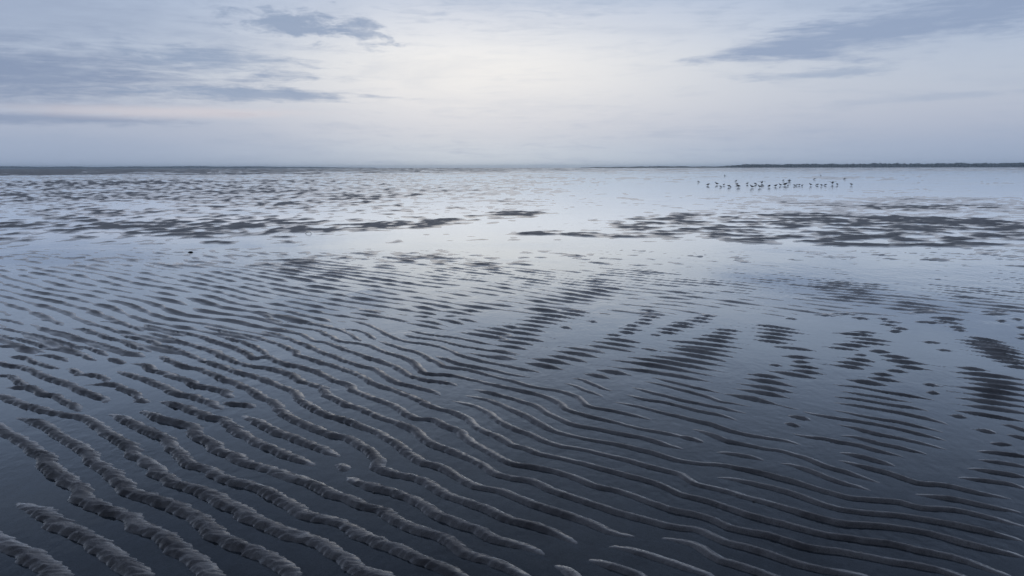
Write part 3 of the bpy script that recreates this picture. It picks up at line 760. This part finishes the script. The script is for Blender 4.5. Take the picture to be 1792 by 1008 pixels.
N.put(bs.inputs['Roughness'], N.smooth(s1, 0.3, 0.7, 0.42, 0.62))
bs.inputs['IOR'].default_value = 1.40
sz = N.n.new('ShaderNodeSeparateXYZ'); N.l.new(tc, sz.inputs[0])
N.put(bs.inputs['Coat Weight'], N.smooth(sz.outputs[2], 0.002, 0.014, 0.95, 0.0))      # water film still clinging to the low sand
bs.inputs['Coat Roughness'].default_value = 0.10; bs.inputs['Coat IOR'].default_value = 1.33
bmp = N.n.new('ShaderNodeBump'); bmp.inputs['Strength'].default_value = 0.75; bmp.inputs['Distance'].default_value = 0.004
N.put(bmp.inputs['Height'], N.add(N.mul(N.noise(tc, 130.0, 3.0, 0.6), 0.5), N.mul(N.noise(tc, 38.0, 3.0, 0.55), 0.7)))
N.l.new(bmp.outputs[0], bs.inputs['Normal'])
me.materials.append(m_sand)
sand = tag(link(bpy.data.objects.new('sand_flat', me)), 'rippled wet grey sand flat with ridges standing out of shallow water', None, None, 'structure')

# deeper bed round the flat, out to the horizon on every side
bm = bmesh.new(); bmesh.ops.create_grid(bm, x_segments=8, y_segments=8, size=6500)
bed = mesh_obj('sea_bed', bm, m_sand); bed.location = (0, 0, -0.12); tag(bed, 'dark sea bed under the shallow water', None, None, 'structure')

# ------------------------------------------------------------------ water: a thin sheet at sea level
m_wat = bpy.data.materials.new('shallow_water'); m_wat.use_nodes = True
N = NT(m_wat.node_tree); N.n.clear()
tc = N.n.new('ShaderNodeTexCoord').outputs['Object']
mp = N.n.new('ShaderNodeMapping'); mp.inputs['Scale'].default_value = (1.0, 0.55, 1.0); mp.inputs['Rotation'].default_value = (0, 0, R(-12)); N.l.new(tc, mp.inputs[0])
wv = N.add(N.mul(N.noise(mp.outputs[0], 26.0, 2.0, 0.5), 0.35), N.add(N.noise(mp.outputs[0], 5.0, 3.0, 0.5), N.mul(N.noise(tc, 0.9, 2.0, 0.5), 1.0)))
bmp = N.n.new('ShaderNodeBump'); bmp.inputs['Strength'].default_value = 0.22; bmp.inputs['Distance'].default_value = 0.010
N.put(bmp.inputs['Height'], wv)
mp2 = N.n.new('ShaderNodeMapping'); mp2.inputs['Scale'].default_value = (0.20, 0.32, 1.0); N.l.new(tc, mp2.inputs[0])
wp = N.noise(mp2.outputs[0], 1.0, 4.0, 0.6, 0.5)
N.put(bmp.inputs['Strength'], N.smooth(wp, 0.40, 0.72, 0.12, 0.75))          # cat's paws of wavelets on otherwise still water
fr = N.n.new('ShaderNodeFresnel'); fr.inputs['IOR'].default_value = 1.33; N.l.new(bmp.outputs[0], fr.inputs['Normal'])
gl_ = N.n.new('ShaderNodeBsdfGlossy'); gl_.inputs['Color'].default_value = (0.91, 0.96, 1.0, 1); N.put(gl_.inputs['Roughness'], N.smooth(wp, 0.35, 0.75, 0.03, 0.14)); N.l.new(bmp.outputs[0], gl_.inputs['Normal'])
tr = N.n.new('ShaderNodeBsdfTransparent'); tr.inputs[0].default_value = (0.66, 0.72, 0.77, 1)
ms = N.n.new('ShaderNodeMixShader'); N.put(ms.inputs[0], N.m('MULTIPLY', fr.outputs[0], N.smooth(fr.outputs[0], 0.06, 0.30, 0.95, 1.52), None, True)); N.l.new(tr.outputs[0], ms.inputs[1]); N.l.new(gl_.outputs[0], ms.inputs[2])
mo = N.n.new('ShaderNodeOutputMaterial'); N.l.new(ms.outputs[0], mo.inputs[0])
bm = bmesh.new(); bmesh.ops.create_grid(bm, x_segments=8, y_segments=8, size=6500)
water = mesh_obj('water', bm, m_wat); tag(water, 'still shallow water lying between the sand ridges', None, None, 'structure')

# ------------------------------------------------------------------ far shores
rnd = random.Random(21)
m_wood, N, bs = new_mat('far_wood')
tc = N.n.new('ShaderNodeTexCoord').outputs['Object']
N.put(bs.inputs['Base Color'], N.mix(N.noise(tc, 0.08, 3.0), (0.030, 0.042, 0.034, 1), (0.065, 0.078, 0.058, 1)))
bs.inputs['Roughness'].default_value = 0.9
m_dune, N, bs = new_mat('dune_grass')
tc = N.n.new('ShaderNodeTexCoord').outputs['Object']
N.put(bs.inputs['Base Color'], N.mix(N.noise(tc, 0.05, 3.0), (0.07, 0.075, 0.06, 1), (0.12, 0.115, 0.10, 1)))
bs.inputs['Roughness'].default_value = 0.9

def shore(name, label, dist, px0, px1, hfun, seed, mat_w, step=1.0):
    """a wooded shore seen across the flat: a low bank and the trees standing on it"""
    r = random.Random(seed); bm = bmesh.new()
    f = 1394.0
    ico = bmesh.new(); bmesh.ops.create_icosphere(ico, subdivisions=1, radius=1.0)
    iv = [v.co.copy() for v in ico.verts]; fi = [[v.index for v in fc.verts] for fc in ico.faces]; ico.free()
    x = px0
    while x < px1:
        hh = hfun(x) * dist / f * r.uniform(0.95, 1.32)
        w = max(hh * r.uniform(0.35, 0.6), 2.5)
        d = dist + r.uniform(-60, 60)
        cx = (x - 896) / f * d
        vs_ = []
        for k, c in enumerate(iv):
            q = r.uniform(0.8, 1.15)
            vs_.append(bm.verts.new((cx + c.x * w * q * 1.3, d + c.y * w * q * 1.3, max(0.0, hh * 0.52 + c.z * hh * 0.48 * q))))
        for t in fi:
            bm.faces.new([vs_[k] for k in t])
        x += max(0.35, w * f / dist * 0.9) * step
    o = mesh_obj(name, bm, mat_w, None, True)
    return tag(o, label, 'wood', None, 'stuff')
def low_bank(name, label, dist, px0, px1, hfun, cat):
    bm = bmesh.new(); f = 1394.0; n = 80; rows = []
    for k in range(n + 1):
        x = px0 + (px1 - px0) * k / n; cx = (x - 896) / f
        h = hfun(x) * dist / f
        rows.append([bm.verts.new((cx * (dist - 80), dist - 80, -0.3)), bm.verts.new((cx * (dist - 15), dist - 15, h)),
                     bm.verts.new((cx * (dist + 150), dist + 150, h)), bm.verts.new((cx * (dist + 200), dist + 200, -0.3))])
    for a, b in zip(rows, rows[1:]):
        for k in range(3): bm.faces.new([a[k], b[k], b[k + 1], a[k + 1]])
    o = mesh_obj(name, bm, m_dune, None, True); return tag(o, label, cat, None, 'structure')
def h_right(x):
    a = min(1, max(0, (x - 1262) / 40.0)); b = min(1, max(0, (x - 1020) / 90.0))
    return 0.5 + 1.5 * b * (1 - a) + a * (4.4 + 1.4 * min(1, max(0, (x - 1300) / 480.0))) + 0.25 * math.sin(x * 0.05) + 0.2 * math.sin(x * 0.17)
def h_left(x):
    a = 1 - min(1, max(0, (x - 480) / 160.0))
    return 0.4 + 2.3 * a + 0.3 * math.sin(x * 0.06) * a + 0.3 * math.sin(x * 0.021 + 1) * a
shore('far_wood', 'long dark blue wood on the far shore along the right horizon', 2600, 1025, 2050, h_right, 4, m_wood, 0.5)
shore('far_wood', 'thin hazy line of trees along the left horizon', 4500, -260, 640, h_left, 5, m_wood, 0.6)
low_bank('far_shore', 'low bank of the far shore under the wood at right', 2600, 1015, 2060, lambda x: 0.8, 'shore')
low_bank('far_shore', 'low bank of the far shore at the left horizon', 4500, -270, 660, lambda x: 0.7, 'shore')

def flat_mat(name, c, rough=0.7):
    m, N, bs = new_mat(name); tc = N.n.new('ShaderNodeTexCoord').outputs['Object']
    k = N.noise(tc, 6.0, 4.0, 0.6)
    N.put(bs.inputs['Base Color'], N.mix(k, tuple(v * 0.75 for v in c) + (1,), tuple(min(1, v * 1.2) for v in c) + (1,)))
    bs.inputs['Roughness'].default_value = rough
    return m
def box(bm, x0, x1, y0, y1, z0, z1):
    v = [bm.verts.new(p) for p in ((x0, y0, z0), (x1, y0, z0), (x1, y1, z0), (x0, y1, z0), (x0, y0, z1), (x1, y0, z1), (x1, y1, z1), (x0, y1, z1))]
    for q in ((0, 3, 2, 1), (4, 5, 6, 7), (0, 1, 5, 4), (1, 2, 6, 5), (2, 3, 7, 6), (3, 0, 4, 7)): bm.faces.new([v[k] for k in q])
def tube(bm, pts, rad, n=8):
    rings = []
    for k, p in enumerate(pts):
        p = np.array(p, float); a = np.array(pts[max(k - 1, 0)], float); b = np.array(pts[min(k + 1, len(pts) - 1)], float)
        d = b - a; d /= np.linalg.norm(d) + 1e-9
        s = np.cross(d, (0, 1, 0.01)); s /= np.linalg.norm(s) + 1e-9; t = np.cross(d, s)
        rr = rad[k] if isinstance(rad, (list, tuple)) else rad
        rings.append([bm.verts.new(tuple(p + rr * (math.cos(2 * math.pi * i / n) * s + math.sin(2 * math.pi * i / n) * t))) for i in range(n)])
    for a, b in zip(rings, rings[1:]):
        for i in range(n): bm.faces.new([a[i], a[(i + 1) % n], b[(i + 1) % n], b[i]])
    bm.faces.new(rings[0][::-1]); bm.faces.new(rings[-1])
def loft(bm, rings_def, n=12):
    """rings_def: (x, z, half_width_y, half_height) along the animal from tail to forehead"""
    rings = []
    for k, (x, z, ry, rz) in enumerate(rings_def):
        a = rings_def[max(k - 1, 0)]; b = rings_def[min(k + 1, len(rings_def) - 1)]
        ang = math.atan2(b[1] - a[1], b[0] - a[0])
        rings.append([bm.verts.new((x - math.sin(ang) * rz * math.sin(t), ry * math.cos(t), z + math.cos(ang) * rz * math.sin(t)))
                      for t in (2 * math.pi * i / n for i in range(n))])
    for a, b in zip(rings, rings[1:]):
        for i in range(n): bm.faces.new([a[i], b[i], b[(i + 1) % n], a[(i + 1) % n]])
    bm.faces.new(rings[0]); bm.faces.new(rings[-1][::-1])
def empty(name, loc, rz=0.0, sc=1.0):
    o = bpy.data.objects.new(name, None); link(o); o.location = loc; o.rotation_euler = (0, 0, rz); o.scale = (sc, sc, sc); o.empty_display_size = 0.1
    return o

# white house among the far trees
m_white = flat_mat('white_render', (0.75, 0.75, 0.73)); m_roof = flat_mat('slate_roof', (0.10, 0.09, 0.09)); m_pane = flat_mat('window_pane', (0.04, 0.05, 0.06), 0.2)
hs_ = empty('house', (430.0, 2500.0, 0.6))
tag(hs_, 'tiny white house at the foot of the trees on the far shore', 'house')
bm = bmesh.new(); box(bm, -3.6, 3.6, -3, 3, 0, 2.6); mesh_obj('wall', bm, m_white, hs_)
bm = bmesh.new()
pr = [bm.verts.new(p) for p in ((-3.9, -3.3, 2.6), (3.9, -3.3, 2.6), (3.9, 3.3, 2.6), (-3.9, 3.3, 2.6), (-3.9, 0, 4.4), (3.9, 0, 4.4))]
for q in ((0, 1, 5, 4), (2, 3, 4, 5), (1, 2, 5), (3, 0, 4), (0, 3, 2, 1)): bm.faces.new([pr[k] for k in q])
mesh_obj('roof', bm, m_roof, hs_)
for k in (-2.2, 0.0, 2.2):
    bm = bmesh.new(); box(bm, k - 0.45, k + 0.45, -3.06, -2.95, 1.0, 2.0); mesh_obj('window', bm, m_pane, hs_)
# channel beacon out on the far flats
m_dark = flat_mat('tarred_wood', (0.035, 0.035, 0.04))
bc = empty('channel_beacon', (-462.0, 1400.0, -0.1))
tag(bc, 'small dark beacon standing on the far mud at the left horizon', 'beacon')
bm = bmesh.new(); tube(bm, [(0, 0, 0), (0, 0, 3.0)], 0.25); mesh_obj('mast', bm, m_dark, bc)
for k in range(3):
    a = 2 * math.pi * k / 3 + 0.4; bm = bmesh.new(); tube(bm, [(1.3 * math.cos(a), 1.3 * math.sin(a), 0), (0.1 * math.cos(a), 0.1 * math.sin(a), 2.2)], 0.18); mesh_obj('leg', bm, m_dark, bc)
bm = bmesh.new(); tube(bm, [(0, 0, 2.8), (0, 0, 3.3), (0, 0, 4.1)], [0.2, 0.75, 0.1]); mesh_obj('topmark', bm, m_dark, bc)

# ------------------------------------------------------------------ wading birds
m_bird, N, bs = new_mat('dark_plumage')
tc = N.n.new('ShaderNodeTexCoord').outputs['Object']
k = N.noise(tc, 40.0, 3.0)
N.put(bs.inputs['Base Color'], N.mix(k, (0.018, 0.017, 0.018, 1), (0.05, 0.046, 0.044, 1))); bs.inputs['Roughness'].default_value = 0.7
m_bill = flat_mat('bill_and_legs', (0.10, 0.05, 0.035), 0.5)

BODY = {  # tail -> rump -> back -> breast -> neck -> head : x, z, half width, half height
 'upright': [(-0.175, 0.150, 0.008, 0.004), (-0.135, 0.160, 0.026, 0.014), (-0.085, 0.172, 0.048, 0.036), (-0.02, 0.182, 0.062, 0.056), (0.045, 0.196, 0.058, 0.058),
             (0.082, 0.225, 0.040, 0.042), (0.096, 0.258, 0.027, 0.030), (0.108, 0.283, 0.027, 0.029), (0.128, 0.294, 0.024, 0.024), (0.148, 0.293, 0.013, 0.013)],
 'feeding': [(-0.165, 0.205, 0.008, 0.004), (-0.125, 0.200, 0.026, 0.015), (-0.075, 0.190, 0.050, 0.038), (-0.01, 0.178, 0.062, 0.055), (0.055, 0.160, 0.055, 0.050),
             (0.100, 0.132, 0.036, 0.036), (0.130, 0.105, 0.026, 0.028), (0.150, 0.086, 0.027, 0.028), (0.166, 0.070, 0.022, 0.022), (0.178, 0.056, 0.012, 0.012)],
 'hunched': [(-0.150, 0.130, 0.008, 0.004), (-0.115, 0.142, 0.028, 0.016), (-0.070, 0.155, 0.055, 0.042), (-0.01, 0.168, 0.070, 0.062), (0.045, 0.182, 0.062, 0.060),
             (0.075, 0.205, 0.042, 0.044), (0.090, 0.222, 0.032, 0.034), (0.108, 0.232, 0.028, 0.029), (0.124, 0.232, 0.024, 0.022), (0.140, 0.230, 0.013, 0.012)],
}
BILL = {'upright': [(0.144, 0, 0.293), (0.19, 0, 0.287), (0.225, 0, 0.280)], 'feeding': [(0.175, 0, 0.058), (0.20, 0, 0.022), (0.215, 0, -0.004)], 'hunched': [(0.136, 0, 0.230), (0.18, 0, 0.222), (0.21, 0, 0.212)]}
PROTO = {}
def bird_meshes(pose):
    if pose in PROTO: return PROTO[pose]
    d = {}
    bm = bmesh.new(); loft(bm, BODY[pose], 14)
    bmesh.ops.subdivide_edges(bm, edges=bm.edges[:], cuts=1, smooth=0.6, use_grid_fill=True)
    bmesh.ops.scale(bm, vec=(1.08, 1.2, 1.0), verts=bm.verts[:])
    bmesh.ops.translate(bm, vec=(0, 0, -0.055), verts=bm.verts[:])
    me = bpy.data.meshes.new('body'); bm.to_mesh(me); bm.free(); me.materials.append(m_bird)
    me.polygons.foreach_set('use_smooth', [True] * len(me.polygons)); d['body'] = me
    bm = bmesh.new(); tube(bm, [(p[0] * 1.08, p[1], p[2] - 0.055) for p in BILL[pose]], [0.009, 0.0065, 0.002], 7); me = bpy.data.meshes.new('bill'); bm.to_mesh(me); bm.free(); me.materials.append(m_bill); d['bill'] = me
    for s, nm in ((-1, 'leg_a'), (1, 'leg_b')):
        bm = bmesh.new(); st = 0.018 * s
        tube(bm, [(-0.005, 0.026 * s, 0.10), (-0.012 + st, 0.024 * s, 0.05), (0.004 + st, 0.024 * s, -0.004)], [0.010, 0.0055, 0.0055], 6)
        for a in (-0.5, 0.0, 0.5):
            tube(bm, [(0.004 + st, 0.024 * s, 0.002), (0.004 + st + 0.035 * math.cos(a), 0.024 * s + 0.035 * math.sin(a), -0.002)], [0.005, 0.002], 5)
        me = bpy.data.meshes.new('leg'); bm.to_mesh(me); bm.free(); me.materials.append(m_bill); d[nm] = me
    PROTO[pose] = d; return d
def wing_mesh(s):
    """an opened wing, root at the shoulder, drooping a little to its tip"""
    bm = bmesh.new(); rings = []
    for t in (0.0, 0.2, 0.45, 0.7, 0.9, 1.0):
        ch = 0.105 * (1 - 0.15 * t) * (1 - t ** 3) + 0.01
        yy = s * (0.045 + 0.27 * t); zz = 0.16 + 0.075 * math.sin(t * 2.2) - 0.02 * t; xx = 0.035 - 0.06 * t * t; th = 0.010 * (1 - t) + 0.002
        rings.append([bm.verts.new(p) for p in ((xx, yy, zz), (xx - ch * 0.35, yy, zz + th), (xx - ch, yy, zz - 0.012), (xx - ch * 0.35, yy, zz - th))])
    for a, b in zip(rings, rings[1:]):
        for i in range(4): bm.faces.new([a[i], a[(i + 1) % 4], b[(i + 1) % 4], b[i]])
    bm.faces.new(rings[0]); bm.faces.new(rings[-1][::-1]); bmesh.ops.recalc_face_normals(bm, faces=bm.faces[:])
    me = bpy.data.meshes.new('wing'); bm.to_mesh(me); bm.free(); me.materials.append(m_bird); return me
WINGS = {-1: wing_mesh(-1), 1: wing_mesh(1)}
def part(name, me, parent):
    o = bpy.data.objects.new(name, me); link(o); o.parent = parent; return o

# x, y on the flat, size, pose, facing, wings open
FLOCK = [(15.04, 61.59, 1.1), (16.5, 64.6, 1.1), (14.85, 57.15, 0.75), (16.52, 62.56, 0.8), (15.46, 57.15, 1.05), (17.82, 63.57, 0.85), (16.01, 56.66, 1.15), (19.38, 66.11, 1.0), (16.4, 54.78, 1.05),
 (19.71, 65.02, 1.05), (21.14, 67.92, 1.25), (18.93, 60.65, 0.8), (17.02, 55.09, 1.0), (18.1, 56.5, 1.1), (19.05, 57.99, 1.05), (20.29, 60.65, 0.9), (20.89, 61.4, 1.4), (20.54, 59.74, 0.7), (21.15, 60.1, 0.85),
 (21.52, 60.65, 0.7), (22.05, 61.59, 0.8), (21.6, 59.74, 0.75), (22.72, 61.02, 1.0), (23.6, 61.98, 0.95), (23.05, 59.74, 0.9), (24.07, 61.59, 0.85), (25.96, 65.02, 1.35), (25.36, 62.56, 0.95), (26.22, 61.98, 1.0)]
STRAY = [(34.27, 129.41, 1.0), (48.45, 126.13, 0.9), (38.75, 93.51, 0.9), (26.47, 76.57, 0.85), (21.27, 76.27, 0.85), (34.42, 91.36, 0.8), (27.56, 81.6, 0.75), (27.9, 80.94, 0.8), (17.69, 76.27, 0.7)]
ORD = ['first', 'second', 'third', 'fourth', 'fifth', 'sixth', 'seventh', 'eighth', 'ninth', 'tenth', 'eleventh', 'twelfth', 'thirteenth', 'fourteenth', 'fifteenth', 'sixteenth', 'seventeenth',
       'eighteenth', 'nineteenth', 'twentieth', 'twenty-first', 'twenty-second', 'twenty-third', 'twenty-fourth', 'twenty-fifth', 'twenty-sixth', 'twenty-seventh', 'twenty-eighth', 'twenty-ninth', 'thirtieth']
POSE_TXT = {'upright': 'standing upright', 'feeding': 'bent down to feed', 'hunched': 'hunched'}
br = random.Random(8)
def add_bird(x, y, sc, pose, rz, label, group, wings=False):
    o = empty('wading_bird', (x, y, 0.0), rz, sc); tag(o, label, 'bird', group)
    d = bird_meshes(pose)
    b = part('body', d['body'], o); part('bill', d['bill'], o); part('leg', d['leg_a'], o); part('leg', d['leg_b'], o)
    if wings: part('wing', WINGS[-1], o); part('wing', WINGS[1], o)
    return o
order = sorted(range(len(FLOCK)), key=lambda i: FLOCK[i][0] / FLOCK[i][1])
for rank, i in enumerate(order):
    x, y, sc = FLOCK[i]
    wings = i in (10, 26)
    pose = 'upright' if wings else ('hunched' if i == 16 else ('hunched', 'upright', 'feeding', 'hunched', 'feeding', 'upright', 'hunched')[i % 7])
    rz = br.choice((0.0, math.pi)) + br.uniform(-0.5, 0.5)
    if wings: rz = -math.pi / 2 + br.uniform(-0.3, 0.3)
    lab = 'dark wading bird %s, %s from the left in the flock' % ('with wings open' if wings else POSE_TXT[pose], ORD[rank])
    add_bird(x, y, sc * 0.80, pose, rz, lab, 'flock of wading birds in the shallows', wings)
order = sorted(range(len(STRAY)), key=lambda i: STRAY[i][0] / STRAY[i][1])
for rank, i in enumerate(order):
    x, y, sc = STRAY[i]
    pose = ('hunched', 'upright', 'feeding')[i % 3]
    add_bird(x, y, sc, pose, br.choice((0.0, math.pi)) + br.uniform(-0.5, 0.5), 'small far wading bird behind the flock, %s from the left of the stragglers' % ORD[rank], 'stragglers behind the flock')

# ------------------------------------------------------------------ small things lying on the flat
m_stone = flat_mat('black_stone', (0.012, 0.012, 0.014), 0.5)
def stone(x, y, w, h, seed, label):
    r = random.Random(seed); bm = bmesh.new(); bmesh.ops.create_icosphere(bm, subdivisions=2, radius=1.0)
    for v in bm.verts:
        q = 1 + 0.22 * math.sin(v.co.x * 3 + seed) * math.cos(v.co.y * 4 - seed) + r.uniform(-0.05, 0.05)
        v.co.x *= w * q; v.co.y *= w * 0.7 * q; v.co.z = v.co.z * h * q
    o = mesh_obj('stone', bm, m_stone, None, True); o.location = (x, y, h * 0.25); tag(o, label, 'stone'); return o
stone(-5.39, 13.30, 0.040, 0.016, 2, 'lone black stone in smooth water left of the middle')
m_stick = flat_mat('driftwood', (0.06, 0.055, 0.05))
bm = bmesh.new(); tube(bm, [(-0.16, 0.02, 0.0), (-0.10, 0, 0.045), (-0.02, 0, 0.05), (0.025, 0, 0.02), (0.03, -0.01, -0.02)], [0.006, 0.008, 0.008, 0.007, 0.005], 7)
st = mesh_obj('bent_stick', bm, m_stick, None, True); st.location = (-4.33, 17.1, 0.0); st.scale = (0.7, 0.7, 0.7); tag(st, 'thin bent stick poking out at the edge of the bright channel', 'stick')

# shell bits strewn over the near sand
m_shell = flat_mat('shell', (0.42, 0.40, 0.37), 0.4)
sr = random.Random(77); bm = bmesh.new()
for k in range(170):
    yy = 2.4 + 5.0 * sr.random() ** 1.6; uu = sr.uniform(-0.8, 0.8); xx = uu * yy
    iy = int(np.searchsorted(ys, yy)); ix = int(np.searchsorted(us, uu)); zz = float(Z[min(iy, nr - 1), min(ix, nc - 1)])
    s = sr.uniform(0.002, 0.0048); a = sr.uniform(0, 6.28); n = 6
    c = bm.verts.new((xx, yy, zz + s * 0.9))
    ring = [bm.verts.new((xx + s * (1.6 if i % 2 else 1.2) * math.cos(a + i * 1.047), yy + s * math.sin(a + i * 1.047), zz + 0.0005)) for i in range(n)]
    for i in range(n): bm.faces.new([c, ring[i], ring[(i + 1) % n]])
    bm.faces.new(ring[::-1])
tag(mesh_obj('shell_bits', bm, m_shell), 'tiny pale shell bits strewn over the near sand', 'shells', None, 'stuff')

# ------------------------------------------------------------------ evening haze over the flats
m_haze = bpy.data.materials.new('haze'); m_haze.use_nodes = True
m_haze.node_tree.nodes.clear()
pv = m_haze.node_tree.nodes.new('ShaderNodeVolumePrincipled')
pv.inputs['Color'].default_value = (0.76, 0.89, 1.0, 1); pv.inputs['Density'].default_value = 0.00017; pv.inputs['Anisotropy'].default_value = 0.75
ho = m_haze.node_tree.nodes.new('ShaderNodeOutputMaterial'); m_haze.node_tree.links.new(pv.outputs[0], ho.inputs['Volume'])
bm = bmesh.new(); box(bm, -6600, 6600, -6600, 6600, -1.2, 16.5)
hz = mesh_obj('haze', bm, m_haze); tag(hz, 'thin blue evening haze over the flats', None, None, 'stuff')
